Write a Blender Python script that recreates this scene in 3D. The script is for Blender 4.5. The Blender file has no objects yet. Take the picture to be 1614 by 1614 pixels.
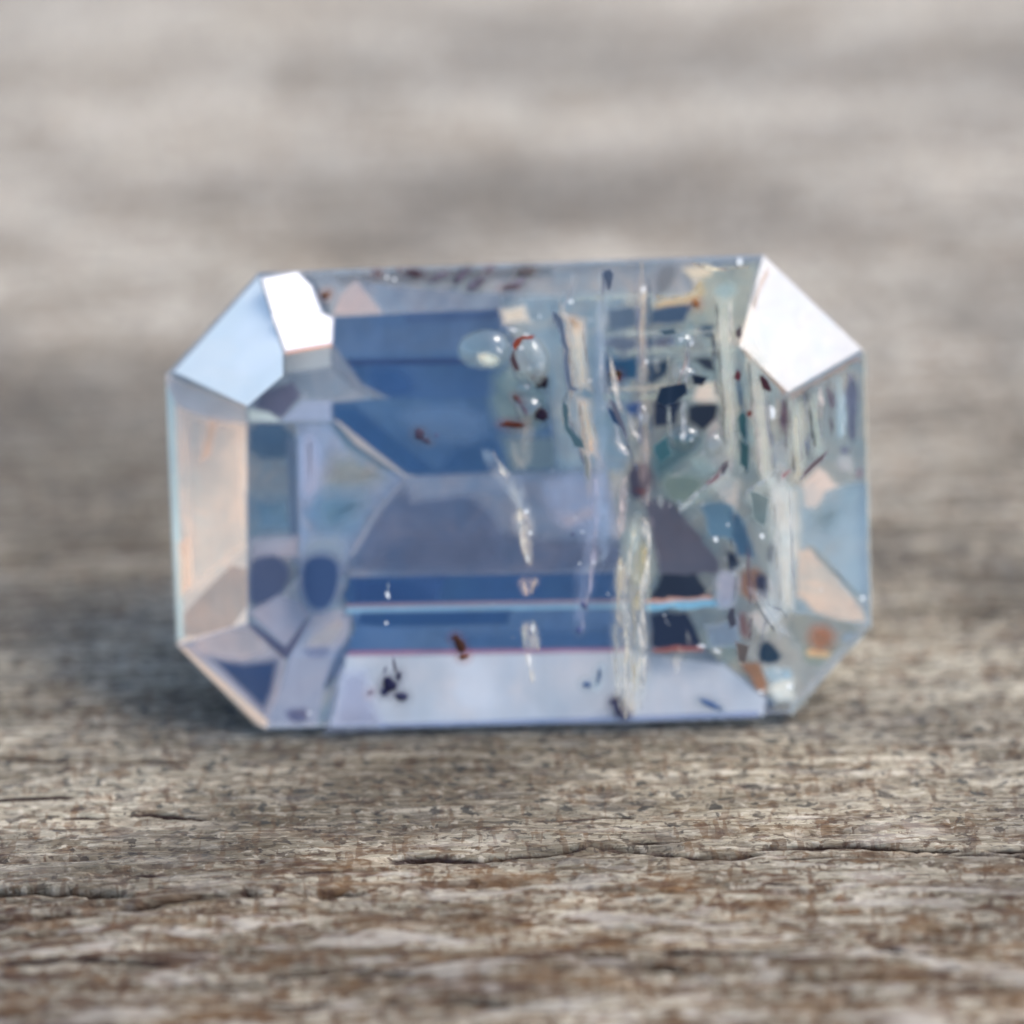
import bpy, math, random
import numpy as np
from mathutils import Vector

random.seed(11)
S = bpy.context.scene
COL = S.collection

# ---------------------------------------------------------------- camera, sky, sun, exposure
PITCH = math.radians(34.0)
ROLL = math.radians(1.5)
DIST = 9.7                                  # camera to the plane of the table facet
WX = Vector((1, 0, 0))
WU = Vector((0, math.sin(PITCH), math.cos(PITCH)))
WN = Vector((0, -math.cos(PITCH), math.sin(PITCH)))
RT = WX * math.cos(ROLL) - WU * math.sin(ROLL)      # directions across, up and out of the stone's table
UP = WX * math.sin(ROLL) + WU * math.cos(ROLL)
GIRDLE = -0.070                             # depth of the girdle below the table

def gem_point(a, b, w=0.0):
    """stone coordinates (thousandths across, thousandths down, depth from the table) to a world offset"""
    k = (DIST - w) / DIST
    return RT * ((a - 807) / 1000 * k) + UP * ((807 - b) / 1000 * k) + WN * w

_c = gem_point(830, 1137, GIRDLE - 0.012)
ORIGIN = Vector((0, -_c.y, -_c.z + 0.016))
def P(a, b, w=0.0):
    return ORIGIN + gem_point(a, b, w)

cam = bpy.data.cameras.new("camera")
cam.lens = 36 * DIST / 1.614
cam.sensor_width = 36
cam.clip_start, cam.clip_end = 0.1, 200
cam.dof.use_dof = True
cam.dof.focus_distance = DIST - 0.155
cam.dof.aperture_fstop = cam.lens / 1000 / 0.50
cam.dof.aperture_blades = 0
camera = bpy.data.objects.new("camera", cam)
COL.objects.link(camera)
from mathutils import Matrix
M = Matrix((RT, UP, WN)).transposed().to_4x4()
M.translation = ORIGIN + WN * DIST
camera.matrix_world = M
S.camera = camera

SUN_DIR = Vector((0.585, 0.05, 0.81)).normalized()
world = bpy.data.worlds.new("World")
S.world = world
world.use_nodes = True
wn = world.node_tree
sky = wn.nodes.new("ShaderNodeTexSky")
sky.sky_type = 'NISHITA'
sky.sun_disc = False
sky.sun_elevation = math.asin(SUN_DIR.z)
sky.sun_rotation = math.atan2(SUN_DIR.x, SUN_DIR.y)
sky.air_density, sky.dust_density, sky.ozone_density = 1.0, 2.0, 1.0
bg = wn.nodes["Background"]
bg.inputs[1].default_value = 0.15
wn.links.new(sky.outputs[0], bg.inputs[0])

sun = bpy.data.lights.new("sun", 'SUN')
sun.energy = 1.2
sun.angle = math.radians(20)
sun.color = (1.0, 0.93, 0.84)
sun_o = bpy.data.objects.new("sun", sun)
sun_o.rotation_euler = SUN_DIR.to_track_quat('Z', 'Y').to_euler()
COL.objects.link(sun_o)

S.view_settings.view_transform = 'Standard'
S.view_settings.look = 'None'
S.view_settings.exposure = 0.98
S.view_settings.gamma = 1.0
S.render.engine = 'CYCLES'
S.cycles.transparent_max_bounces = 48
S.cycles.max_bounces = 10

# ---------------------------------------------------------------- helpers
def lin(c):
    return tuple((x / 255 / 12.92) if x / 255 <= 0.04045 else ((x / 255 + 0.055) / 1.055) ** 2.4 for x in c)

def link_obj(name, me, mat=None, parent=None):
    o = bpy.data.objects.new(name, me)
    COL.objects.link(o)
    if mat and not me.materials:
        me.materials.append(mat)
    if parent is not None:
        o.parent = parent
        o.matrix_parent_inverse = parent.matrix_world.inverted()
    return o

class Nodes:
    def __init__(self, mat):
        mat.use_nodes = True
        self.t = mat.node_tree
        self.t.nodes.clear()
        self.out = self.t.nodes.new("ShaderNodeOutputMaterial")
    def n(self, typ, **kw):
        nd = self.t.nodes.new(typ)
        for k, v in kw.items():
            setattr(nd, k, v)
        return nd
    def set(self, sock, v):
        if hasattr(v, "is_output"):
            self.t.links.new(v, sock)
        else:
            sock.default_value = v
    def math(self, op, a, b=0.0, clamp=False):
        nd = self.n("ShaderNodeMath", operation=op, use_clamp=clamp)
        self.set(nd.inputs[0], a); self.set(nd.inputs[1], b)
        return nd.outputs[0]
    def mix(self, f, a, b, mode='MIX'):
        nd = self.n("ShaderNodeMix", data_type='RGBA', blend_type=mode)
        self.set(nd.inputs[0], f)
        self.set(nd.inputs[6], a if hasattr(a, "is_output") else (*a, 1))
        self.set(nd.inputs[7], b if hasattr(b, "is_output") else (*b, 1))
        return nd.outputs[2]
    def ramp(self, v, lo, hi, a=0.0, b=1.0, smooth=True):
        nd = self.n("ShaderNodeMapRange", interpolation_type='SMOOTHSTEP' if smooth else 'LINEAR')
        self.set(nd.inputs[0], v)
        for i, x in enumerate((lo, hi, a, b)):
            self.set(nd.inputs[1 + i], x)
        return nd.outputs[0]
    def coords(self, which='Object', scale=(1, 1, 1), loc=(0, 0, 0), rot=(0, 0, 0)):
        tc = self.n("ShaderNodeTexCoord")
        mp = self.n("ShaderNodeMapping")
        mp.inputs['Scale'].default_value = scale
        mp.inputs['Location'].default_value = loc
        mp.inputs['Rotation'].default_value = rot
        self.t.links.new(tc.outputs[which], mp.inputs[0])
        return mp.outputs[0]
    def noise(self, vec, scale=1.0, detail=3.0, rough=0.5, dist=0.0):
        nd = self.n("ShaderNodeTexNoise")
        self.t.links.new(vec, nd.inputs['Vector'])
        nd.inputs['Scale'].default_value = scale
        nd.inputs['Detail'].default_value = detail
        nd.inputs['Roughness'].default_value = rough
        nd.inputs['Distortion'].default_value = dist
        return nd.outputs['Fac'], nd.outputs['Color']
    def attr(self, name):
        return self.n("ShaderNodeAttribute", attribute_name=name)

# ---------------------------------------------------------------- the wooden board
def _hash(ix, iy, seed):
    n = (ix.astype(np.int64) * 374761393 + iy.astype(np.int64) * 668265263 + seed * 1274126177) & 0x7fffffff
    n = ((n ^ (n >> 13)) * 1274126177) & 0x7fffffff
    n = n ^ (n >> 16)
    return (n & 0xffff) / 65535.0
def vnoise(x, y, seed=0):
    ix, iy = np.floor(x), np.floor(y)
    fx, fy = x - ix, y - iy
    fx, fy = fx * fx * (3 - 2 * fx), fy * fy * (3 - 2 * fy)
    a, b = _hash(ix, iy, seed), _hash(ix + 1, iy, seed)
    c, d = _hash(ix, iy + 1, seed), _hash(ix + 1, iy + 1, seed)
    return (a + (b - a) * fx) * (1 - fy) + (c + (d - c) * fx) * fy
def fbm(x, y, seed=0, oct=4):
    s, amp, tot = 0, 1.0, 0
    for i in range(oct):
        s = s + amp * vnoise(x * 2 ** i + 17.3 * i, y * 2 ** i + 5.1 * i, seed + i)
        tot += amp
        amp *= 0.5
    return s / tot
def sstep(v, lo, hi):
    t = np.clip((v - lo) / (hi - lo), 0, 1)
    return t * t * (3 - 2 * t)

def spaced(inner0, inner1, step, out0, out1):
    """even spacing in the part one sees sharply, growing steps beyond it"""
    v = list(np.arange(inner0, inner1, step))
    s, x = step, inner1
    while x < out1:
        v.append(x); s *= 1.06; x += s
    v.append(out1)
    s, x, lo = step, inner0 - step, []
    while x > out0:
        lo.append(x); s *= 1.06; x -= s
    lo.append(out0)
    return np.array(lo[::-1] + v)

# cracks that follow the grain: points in board coordinates (x, y), depth, half width
def on_board(a, b):
    """board point under a place in the stone's frame"""
    e = camera.matrix_world.translation
    d = P(a, b) - e
    t = -e.z / d.z
    q = e + d * t
    return (q.x, q.y)
CRACKS = [
    ([(-60, 1404), (40, 1402), (110, 1402), (170, 1407), (200, 1410)], 0.060, 0.0070),
    ([(-60, 1452), (60, 1446), (140, 1442), (185, 1432), (240, 1428), (300, 1420), (380, 1415), (470, 1416), (560, 1410)], 0.036, 0.0085),
    ([(610, 1357), (690, 1354), (760, 1356), (820, 1350), (880, 1347), (930, 1338), (990, 1342), (1060, 1348), (1150, 1349), (1190, 1346)], 0.026, 0.0058),
    ([(990, 1334), (1070, 1330), (1090, 1328)], 0.022, 0.0055),
    ([(1190, 1338), (1290, 1334), (1330, 1332), (1420, 1336), (1510, 1340), (1600, 1342), (1700, 1338)], 0.028, 0.0062),
    ([(1230, 1352), (1300, 1350), (1430, 1350), (1480, 1346), (1640, 1352)], 0.022, 0.0050),
    ([(100, 1288), (160, 1287), (235, 1284), (330, 1292)], 0.014, 0.0040),
    ([(-40, 1262), (60, 1258), (120, 1256)], 0.010, 0.0040),
    ([(0, 1196), (80, 1200), (160, 1196), (280, 1202)], 0.010, 0.0040),
    ([(0, 1520), (120, 1514), (260, 1522)], 0.022, 0.0080),
    ([(420, 1540), (560, 1534), (650, 1542)], 0.022, 0.0080),
    ([(870, 1538), (960, 1530), (1080, 1534)], 0.024, 0.0080),
    ([(1040, 1506), (1150, 1510), (1240, 1516)], 0.020, 0.0080),
    ([(600, 1584), (700, 1588), (800, 1590)], 0.020, 0.0080),
    ([(300, 1590), (420, 1584), (520, 1586)], 0.022, 0.0090),
    ([(1380, 1502), (1470, 1508), (1540, 1502)], 0.020, 0.0080),
    ([(200, 1380), (245, 1382)], 0.016, 0.0050), ([(460, 1380), (540, 1378)], 0.014, 0.005),
    ([(880, 1296), (960, 1288), (1000, 1290)], 0.010, 0.0040),
    ([(1200, 1400), (1290, 1398), (1350, 1392)], 0.012, 0.0060),
]
xs = spaced(-1.02, 1.02, 0.0030, -9.0, 9.0)
ys = spaced(-1.0, 0.30, 0.0030, -5.0, 0.31)[:-1]
ys = np.concatenate([ys, spaced(0.31, 3.2, 0.012, 0.302, 16.0)[2:]])
X, Y = np.meshgrid(xs, ys)
warp = (fbm(X * 0.9, Y * 1.2, 91, 3) - 0.5)
Yg = Y + 0.10 * warp
H = 0.030 * (fbm(X * 0.7, Y * 1.7, 3, 3) - 0.5)
front = sstep(-Y, 0.05, 0.75)
H += (0.010 + 0.012 * front) * (fbm(X * 2.6, Yg * 17, 21, 3) - 0.5)
H += (0.007 + 0.006 * front) * (fbm(X * 3.0, Yg * 70, 33, 3) - 0.5)
near_k = 1 - sstep(Y, 0.25, 0.9)
H += 0.0045 * near_k * (fbm(X * 40, Yg * 75, 45, 3) - 0.5)
pits = sstep(fbm(X * 26, Yg * 42, 57, 2), 0.66, 0.78)
H -= 0.0012 * pits * near_k
slits = sstep(fbm(X * 6.5, Yg * 55, 63, 3), 0.62, 0.76)
H -= (0.004 + 0.009 * front) * slits * near_k
CR = np.zeros_like(X)
near = (np.abs(X) < 1.3) & (Y > -1.2) & (Y < 0.3)
for pts, depth, hw in CRACKS:
    q = np.array([on_board(a, b) for a, b in pts])
    wob = 0.004 * (fbm(X * 14, Y * 3, int(depth * 1e4), 3) - 0.5)
    cy = np.interp(X, q[:, 0], q[:, 1]) + wob
    ends = sstep(X, q[0, 0] - 0.02, q[0, 0] + 0.03) * (1 - sstep(X, q[-1, 0] - 0.03, q[-1, 0] + 0.02))
    width = hw * (0.12 + 0.85 * fbm(X * 11, 0 * Y + depth * 77, 8, 3))
    c = np.exp(-((Y - cy) / width) ** 2) * ends * near * np.clip(-0.25 + 2.5 * fbm(X * 17, Y * 0 + 3.3, int(hw * 1e5), 3), 0, 1.1)
    H -= 0.85 * depth * c
    CR = np.maximum(CR, c)
# the stone's edge settles on the fibres
rest = np.exp(-((Y - 0.0) / 0.05) ** 2) * (np.abs(X - 0.02) < 0.55)
H = H * (1 - 0.7 * rest) - 0.002 * rest
ny_, nx_ = X.shape
verts = np.stack([X, Y, H], axis=-1).reshape(-1, 3)
idx = np.arange(ny_ * nx_).reshape(ny_, nx_)
quads = np.stack([idx[:-1, :-1], idx[:-1, 1:], idx[1:, 1:], idx[1:, :-1]], axis=-1).reshape(-1, 4)
me = bpy.data.meshes.new("wooden_board")
me.vertices.add(len(verts)); me.vertices.foreach_set("co", verts.astype(np.float32).ravel())
me.loops.add(quads.size); me.loops.foreach_set("vertex_index", quads.astype(np.int32).ravel())
me.polygons.add(len(quads))
me.polygons.foreach_set("loop_start", np.arange(0, quads.size, 4, dtype=np.int32))
me.polygons.foreach_set("use_smooth", np.ones(len(quads), dtype=bool))
me.update()
at = me.attributes.new("crack", 'FLOAT', 'POINT')
at.data.foreach_set("value", np.maximum(CR, 0).astype(np.float32).ravel())
at = me.attributes.new("pit", 'FLOAT', 'POINT')
at.data.foreach_set("value", np.maximum(0.75 * pits, slits * (0.4 + 0.6 * front)).astype(np.float32).ravel())

wood = bpy.data.materials.new("weathered_wood")
W = Nodes(wood)
big, _ = W.noise(W.coords(scale=(0.8, 2.3, 1), loc=(3.1, 1.7, 0)), 1.0, 4, 0.55, 0.3)
big2, _ = W.noise(W.coords(scale=(2.4, 8.5, 1), loc=(0.4, 8.7, 0)), 1.0, 4, 0.6, 0.4)
hue, _ = W.noise(W.coords(scale=(1.3, 3.6, 1), loc=(6.4, 2.2, 0)), 1.0, 3, 0.5, 0.2)
fib, _ = W.noise(W.coords(scale=(4, 64, 8), loc=(1, 0, 0)), 1.0, 5, 0.62, 0.25)
fib2, _ = W.noise(W.coords(scale=(7, 150, 8), loc=(0, 4, 0)), 1.0, 5, 0.7, 0.35)
fine, _ = W.noise(W.coords(scale=(44, 105, 10), loc=(3, 3, 0)), 1.0, 3, 0.6, 0.3)
mot, _ = W.noise(W.coords(scale=(6.5, 60, 10), loc=(8, 6, 0)), 1.0, 4, 0.6, 0.6)
spk, _ = W.noise(W.coords(scale=(34, 58, 10), loc=(7, 2, 0)), 1.0, 3, 0.6, 0.3)
spk2, _ = W.noise(W.coords(scale=(20, 62, 10), loc=(2, 9, 0)), 1.0, 3, 0.6, 0.5)
tick, _ = W.noise(W.coords(scale=(55, 20, 10), loc=(5, 5, 0)), 1.0, 2, 0.55, 0.3)
strk, _ = W.noise(W.coords(scale=(4.6, 33, 4), loc=(9, 1, 0)), 1.0, 3, 0.6, 0.5)
strk2, _ = W.noise(W.coords(scale=(6, 27, 4), loc=(4, 7, 0)), 1.0, 3, 0.6, 0.5)
sep = W.n("ShaderNodeSeparateXYZ")
W.t.links.new(W.coords(), sep.inputs[0])
yw = W.math('ADD', sep.outputs[1], W.math('MULTIPLY', W.math('SUBTRACT', big2, 0.5), 0.5))
yb = W.math('ADD', sep.outputs[1], W.math('MULTIPLY', W.math('SUBTRACT', big, 0.5), 1.6))
frontm = W.ramp(yw, -0.10, -0.62)
bleached = W.ramp(yb, 0.7, 2.0)
base = W.mix(W.ramp(big, 0.38, 0.60), (0.185, 0.152, 0.110), (0.335, 0.297, 0.236))
base = W.mix(W.math('MULTIPLY', bleached, 0.55), base, (0.400, 0.382, 0.345))
base = W.mix(W.math('MULTIPLY', W.ramp(hue, 0.40, 0.62), 0.40), base, (0.255, 0.250, 0.225))
base = W.mix(W.math('MULTIPLY', W.ramp(big2, 0.48, 0.62), 0.55), base, (0.160, 0.126, 0.080))
base = W.mix(W.math('MULTIPLY', W.ramp(mot, 0.50, 0.64), 0.70), base, (0.440, 0.395, 0.330))
base = W.mix(W.math('MULTIPLY', W.ramp(mot, 0.46, 0.37), 0.62), base, (0.120, 0.085, 0.048))
base = W.mix(W.math('MULTIPLY', W.ramp(fib, 0.53, 0.63), 0.70), base, (0.520, 0.470, 0.405))
base = W.mix(W.math('MULTIPLY', W.ramp(fib, 0.44, 0.34), 0.55), base, (0.090, 0.062, 0.036))
base = W.mix(W.math('MULTIPLY', W.ramp(fib2, 0.47, 0.37), 0.62), base, (0.085, 0.058, 0.034))
base = W.mix(W.math('MULTIPLY', W.ramp(fine, 0.56, 0.64), 0.60), base, (0.560, 0.510, 0.455))
brown = W.mix(W.ramp(fine, 0.40, 0.60), (0.070, 0.030, 0.012), (0.150, 0.082, 0.034))
dark = W.mix(frontm, (0.030, 0.032, 0.030), brown)
base = W.mix(W.math('MULTIPLY', W.ramp(fine, 0.45, 0.38), 0.70), base, W.mix(frontm, (0.070, 0.060, 0.045), brown))
base = W.mix(W.math('MULTIPLY', W.ramp(spk, 0.57, 0.62), 0.85), base, dark)
base = W.mix(W.math('MULTIPLY', W.ramp(spk2, 0.56, 0.61), W.ramp(frontm, 0, 1, 0.45, 0.90)), base, brown)
base = W.mix(W.math('MULTIPLY', W.ramp(tick, 0.57, 0.62), W.ramp(frontm, 0, 1, 0.50, 0.70)), base, brown)
base = W.mix(W.math('MULTIPLY', W.ramp(strk, 0.55, 0.62), W.math('MULTIPLY', frontm, 0.92)), base, (0.066, 0.027, 0.008))
base = W.mix(W.math('MULTIPLY', W.ramp(strk2, 0.53, 0.63), W.math('MULTIPLY', frontm, 0.62)), base, (0.150, 0.076, 0.022))
base = W.mix(W.math('MULTIPLY', W.ramp(strk2, 0.46, 0.38), W.math('MULTIPLY', frontm, 0.70)), base, (0.470, 0.435, 0.415))
stain = W.math('MULTIPLY', W.ramp(big, 0.36, 0.62, 0.66, 1.10), W.ramp(big2, 0.38, 0.60, 1.10, W.ramp(yb, 0.2, 1.2, 0.80, 1.0)))
stain = W.math('MULTIPLY', stain, W.ramp(bleached, 0, 1, 0.96, 1.34))
stain_rgb = W.n("ShaderNodeCombineColor")
for k in range(3):
    W.set(stain_rgb.inputs[k], stain)
base = W.mix(1.0, base, stain_rgb.outputs[0], 'MULTIPLY')
base = W.mix(1.0, base, W.mix(W.ramp(yb, 0.1, 1.3), (1.08, 1.03, 0.88), (1.06, 1.035, 0.97)), 'MULTIPLY')
pit = W.attr("pit").outputs['Fac']
crk = W.attr("crack").outputs['Fac']
base = W.mix(W.math('MULTIPLY', pit, 0.55), base, W.mix(frontm, (0.080, 0.070, 0.060), (0.100, 0.045, 0.014)))
base = W.mix(W.ramp(crk, 0.10, 0.45), base, (0.030, 0.012, 0.005))
pb = W.n("ShaderNodeBsdfPrincipled")
W.set(pb.inputs['Base Color'], base)
W.set(pb.inputs['Roughness'], W.ramp(fib, 0.3, 0.7, 0.72, 0.48))
W.set(pb.inputs['Specular IOR Level'], 0.45)
bmp = W.n("ShaderNodeBump")
bmp.inputs['Strength'].default_value = 0.8
bmp.inputs['Distance'].default_value = 0.006
W.set(bmp.inputs['Height'], W.math('ADD', W.math('ADD', fib2, W.math('MULTIPLY', fine, 0.7)), W.math('MULTIPLY', spk, -0.6)))
W.set(pb.inputs['Normal'], bmp.outputs[0])
W.set(W.out.inputs[0], pb.outputs[0])

board = link_obj("wooden_board", me, wood)
board["label"] = "weathered grey brown wooden board with cracked grain under the gemstone"
board["category"] = "board"

# ---------------------------------------------------------------- the stone
gem = bpy.data.objects.new("gemstone", None)
gem.empty_display_size = 0.05
gem.location = (0, 0, 0)
COL.objects.link(gem)
gem["label"] = "pale blue emerald-cut gemstone full of inclusions propped on the wooden board"
gem["category"] = "gemstone"
bpy.context.view_layer.update()

def mesh_from(name, vs, fs, smooth=False):
    m = bpy.data.meshes.new(name)
    m.from_pydata([tuple(v) for v in vs], [], fs)
    if smooth:
        for p in m.polygons:
            p.use_smooth = True
    m.update()
    return m

def glass_mat(name, rough=0.05, facing=0.077, tint=(0.97, 0.98, 1.0), gloss=(1, 1, 1)):
    m = bpy.data.materials.new(name)
    G = Nodes(m)
    tr = G.n("ShaderNodeBsdfTransparent"); tr.inputs[0].default_value = (*tint, 1)
    gl = G.n("ShaderNodeBsdfGlossy"); gl.inputs[0].default_value = (*gloss, 1)
    gl.inputs['Roughness'].default_value = rough
    lw = G.n("ShaderNodeLayerWeight"); lw.inputs[0].default_value = 0.5
    fr = G.math('ADD', G.math('MULTIPLY', G.math('POWER', lw.outputs['Facing'], 5.0), 0.92), facing, True)
    mx = G.n("ShaderNodeMixShader")
    G.set(mx.inputs[0], fr)
    G.t.links.new(tr.outputs[0], mx.inputs[1]); G.t.links.new(gl.outputs[0], mx.inputs[2])
    G.set(G.out.inputs[0], mx.outputs[0])
    return m
clear = glass_mat("clear_stone", 0.06, 0.048)
clear_corner = glass_mat("clear_stone_worn", 0.33, gloss=(0.94, 0.95, 1.0))

# girdle outline and table outline
GO = [(408, 430), (1203, 402), (1358, 550), (1372, 985), (1248, 1125), (415, 1148), (282, 1020), (262, 590)]
TO = [(450, 556), (1165, 545), (1241, 618), (1246, 965), (1168, 1022), (455, 1038), (388, 984), (388, 642)]
def flat(name, pts, mat):
    vs = [P(*p) for p in pts]
    return link_obj(name, mesh_from(name, vs, [list(range(len(vs)))[::-1]]), mat, gem)
flat("table_facet", [(a, b, 0.0) for a, b in TO], clear)
for i in range(8):
    j = (i + 1) % 8
    m = clear_corner if i in (1,) else clear
    flat("crown_facet", [(*GO[i], GIRDLE), (*GO[j], GIRDLE), (*TO[j], 0.0), (*TO[i], 0.0)], m)

# body below the girdle: a milky pale blue shell of girdle band and pavilion steps
body_m = bpy.data.materials.new("pale_blue_stone")
B = Nodes(body_m)
bn, _ = B.noise(B.coords(scale=(5, 5, 5)), 1.0, 4, 0.6, 0.5)
bc = B.mix(B.ramp(bn, 0.3, 0.7), lin((128, 146, 182)), lin((196, 200, 216)))
bd = B.n("ShaderNodeBsdfPrincipled")
B.set(bd.inputs['Base Color'], bc); bd.inputs['Roughness'].default_value = 0.12
btr = B.n("ShaderNodeBsdfTransparent"); btr.inputs[0].default_value = (0.80, 0.86, 0.96, 1)
bmx = B.n("ShaderNodeMixShader"); bmx.inputs[0].default_value = 0.66
B.t.links.new(bd.outputs[0], bmx.inputs[1]); B.t.links.new(btr.outputs[0], bmx.inputs[2])
B.set(B.out.inputs[0], bmx.outputs[0])
cx, cy = 818, 776
def ring(sx, sy, w):
    return [(cx + (a - cx) * sx, cy + (b - cy) * sy, w) for a, b in GO]
R0 = [(a, b, GIRDLE) for a, b in GO]
R1 = [(a, b, GIRDLE - 0.024) for a, b in GO]
for i in range(8):
    j = (i + 1) % 8
    flat("girdle_facet", [R1[i], R1[j], R0[j], R0[i]], body_m)
steps = [R1, ring(0.82, 0.66, GIRDLE - 0.15), ring(0.60, 0.36, GIRDLE - 0.30), ring(0.36, 0.06, GIRDLE - 0.42)]
for k in range(3):
    for i in range(8):
        j = (i + 1) % 8
        flat("pavilion_facet", [steps[k + 1][i], steps[k + 1][j], steps[k][j], steps[k][i]], body_m)
flat("keel_facet", [steps[3][i] for i in (7, 6, 5, 4, 3, 2, 1, 0)], body_m)

# ---- what one sees inside the stone: painted facet reflections and tones, veils and crystals, each a part
LIGHT = (0.78, 0.93, 1.20)                  # daylight that reaches the inside of the stone, against white
SHEEN = (0.034, 0.042, 0.060)               # what the front facets mirror over it
_mats = {}
def tone_mat(col, kind='zone', mott=0.16, scale=9.0, stretch=(1, 1, 1), gloss=0.06):  # facet reflections and dark patches go into this colour
    key = (col, kind, mott, scale, stretch, gloss)
    if key in _mats:
        return _mats[key]
    m = bpy.data.materials.new("stone_" + kind)
    Z = Nodes(m)
    vec = Z.coords(scale=stretch, loc=(col[0] * .13, col[1] * .17, col[2] * .11))
    f1, _ = Z.noise(vec, scale, 5, 0.65, 1.0)
    f2, _ = Z.noise(vec, scale * 3.1, 3, 0.6, 0.2)
    if col[2] > col[0]:
        k = max(0.0, min(1.0, (215 - max(col)) / 50))
        col = (col[0] * 0.975, col[1], col[2])
        g_ = (col[0] + col[1] + col[2]) / 3
        col = tuple(x + (g_ - x) * 0.10 * k for x in col)
        col = (col[0] * (1 - 0.05 * k), col[1] * (1 - 0.01 * k), col[2] * (1 - 0.04 * k))
    c = lin(col)
    c = tuple(min(0.92, max(x - g, 0.12 * x) / k) for x, k, g in zip(c, LIGHT, SHEEN))
    warm = (min(.93, c[0] * (1 + mott * 1.0)), min(.93, c[1] * (1 + mott * 0.45)), c[2] * (1 - mott * 0.25))
    cool = (c[0] * (1 - mott * 1.5), c[1] * (1 - mott * 0.5), c[2] * (1 - mott * 0.15))
    b = Z.mix(Z.ramp(f1, 0.34, 0.66), cool, warm)
    b = Z.mix(Z.ramp(f2, 0.38, 0.66, 0, 2.2 * mott), b, tuple(x * 0.62 for x in c))
    f0, _ = Z.noise(Z.coords(scale=(1, 1, 1), loc=(col[1] * .21, col[2] * .07, 0)), 5.5, 2, 0.5, 0.5)
    b = Z.mix(Z.ramp(f0, 0.52, 0.70, 0, 0.55), b, tuple(min(.93, x * y + z) for x, y, z in zip(c, (1.10, 1.16, 1.18), (.025, .03, .035))))
    b = Z.mix(Z.ramp(f0, 0.48, 0.32, 0, 0.60), b, tuple(x * y for x, y in zip(c, (0.66, 0.76, 0.80))))
    # growth lines and silk run across the stone
    f4, _ = Z.noise(Z.coords(scale=(34, 5, 5), loc=(col[1] * .05, 0, 0), rot=(0, 0.25, 0)), 1.0, 4, 0.65, 0.6)
    b = Z.mix(Z.ramp(f4, 0.50, 0.72, 0, 1.5 * mott), b, tuple(min(.93, x * 1.35 + .02) for x in c))
    df = Z.n("ShaderNodeBsdfDiffuse"); Z.set(df.inputs[0], b)
    gl = Z.n("ShaderNodeBsdfGlossy"); gl.inputs['Roughness'].default_value = 0.28
    Z.set(gl.inputs[0], Z.mix(0.5, b, (0.9, 0.92, 1.0)))
    mx = Z.n("ShaderNodeMixShader"); mx.inputs[0].default_value = gloss
    Z.t.links.new(df.outputs[0], mx.inputs[1]); Z.t.links.new(gl.outputs[0], mx.inputs[2])
    tr = Z.n("ShaderNodeBsdfTransparent")
    al = Z.attr("edge").outputs['Fac']
    if kind == 'veil':
        f3, _ = Z.noise(vec, scale * 1.6, 5, 0.65, 1.2)
        al = Z.math('MULTIPLY', al, Z.ramp(f3, 0.30, 0.62))
    hold = Z.n("ShaderNodeMixShader")
    Z.set(hold.inputs[0], al)
    Z.t.links.new(mx.outputs[0], hold.inputs[2])
    Z.set(tr.inputs[0], Z.math('POWER', Z.math('SUBTRACT', 1.0, al, True), 0.5))
    m2 = Z.n("ShaderNodeAddShader")
    Z.t.links.new(hold.outputs[0], m2.inputs[0]); Z.t.links.new(tr.outputs[0], m2.inputs[1])
    Z.set(Z.out.inputs[0], m2.outputs[0])
    _mats[key] = m
    return m

def mirror_mat(col, rough=0.15):
    key = (col, 'mirror', rough)
    if key in _mats:
        return _mats[key]
    m = bpy.data.materials.new("reflecting_facet")
    Z = Nodes(m)
    gl = Z.n("ShaderNodeBsdfGlossy"); gl.inputs['Roughness'].default_value = rough
    vec = Z.coords()
    f1, _ = Z.noise(vec, 7.0, 4, 0.6, 0.4)
    c = tuple(x for x in lin(col))
    Z.set(gl.inputs[0], Z.mix(Z.ramp(f1, 0.3, 0.7), tuple(x * 0.88 for x in c), c))
    tr = Z.n("ShaderNodeBsdfTransparent")
    m2 = Z.n("ShaderNodeMixShader")
    Z.set(m2.inputs[0], Z.attr("edge").outputs['Fac'])
    Z.t.links.new(tr.outputs[0], m2.inputs[1]); Z.t.links.new(gl.outputs[0], m2.inputs[2])
    Z.set(Z.out.inputs[0], m2.outputs[0])
    _mats[key] = m
    return m

def chaikin(p, n):
    for _ in range(n):
        q = []
        for i in range(len(p)):
            a, b = p[i], p[(i + 1) % len(p)]
            q += [(a[0] * .75 + b[0] * .25, a[1] * .75 + b[1] * .25), (a[0] * .25 + b[0] * .75, a[1] * .25 + b[1] * .75)]
        p = q
    return p

def offset(p, d):
    """move every corner of a polygon outward by d"""
    n = len(p)
    area = sum(p[i][0] * p[(i + 1) % n][1] - p[(i + 1) % n][0] * p[i][1] for i in range(n))
    s = 1 if area > 0 else -1
    out = []
    for i in range(n):
        a, b, c = p[i - 1], p[i], p[(i + 1) % n]
        e1 = (b[0] - a[0], b[1] - a[1]); e2 = (c[0] - b[0], c[1] - b[1])
        l1 = math.hypot(*e1) or 1e-6; l2 = math.hypot(*e2) or 1e-6
        n1 = (s * e1[1] / l1, -s * e1[0] / l1); n2 = (s * e2[1] / l2, -s * e2[0] / l2)
        bx, by = n1[0] + n2[0], n1[1] + n2[1]
        k = d * 2 / max(0.6, bx * bx + by * by)
        out.append((b[0] + bx * k, b[1] + by * k))
    return out

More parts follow.
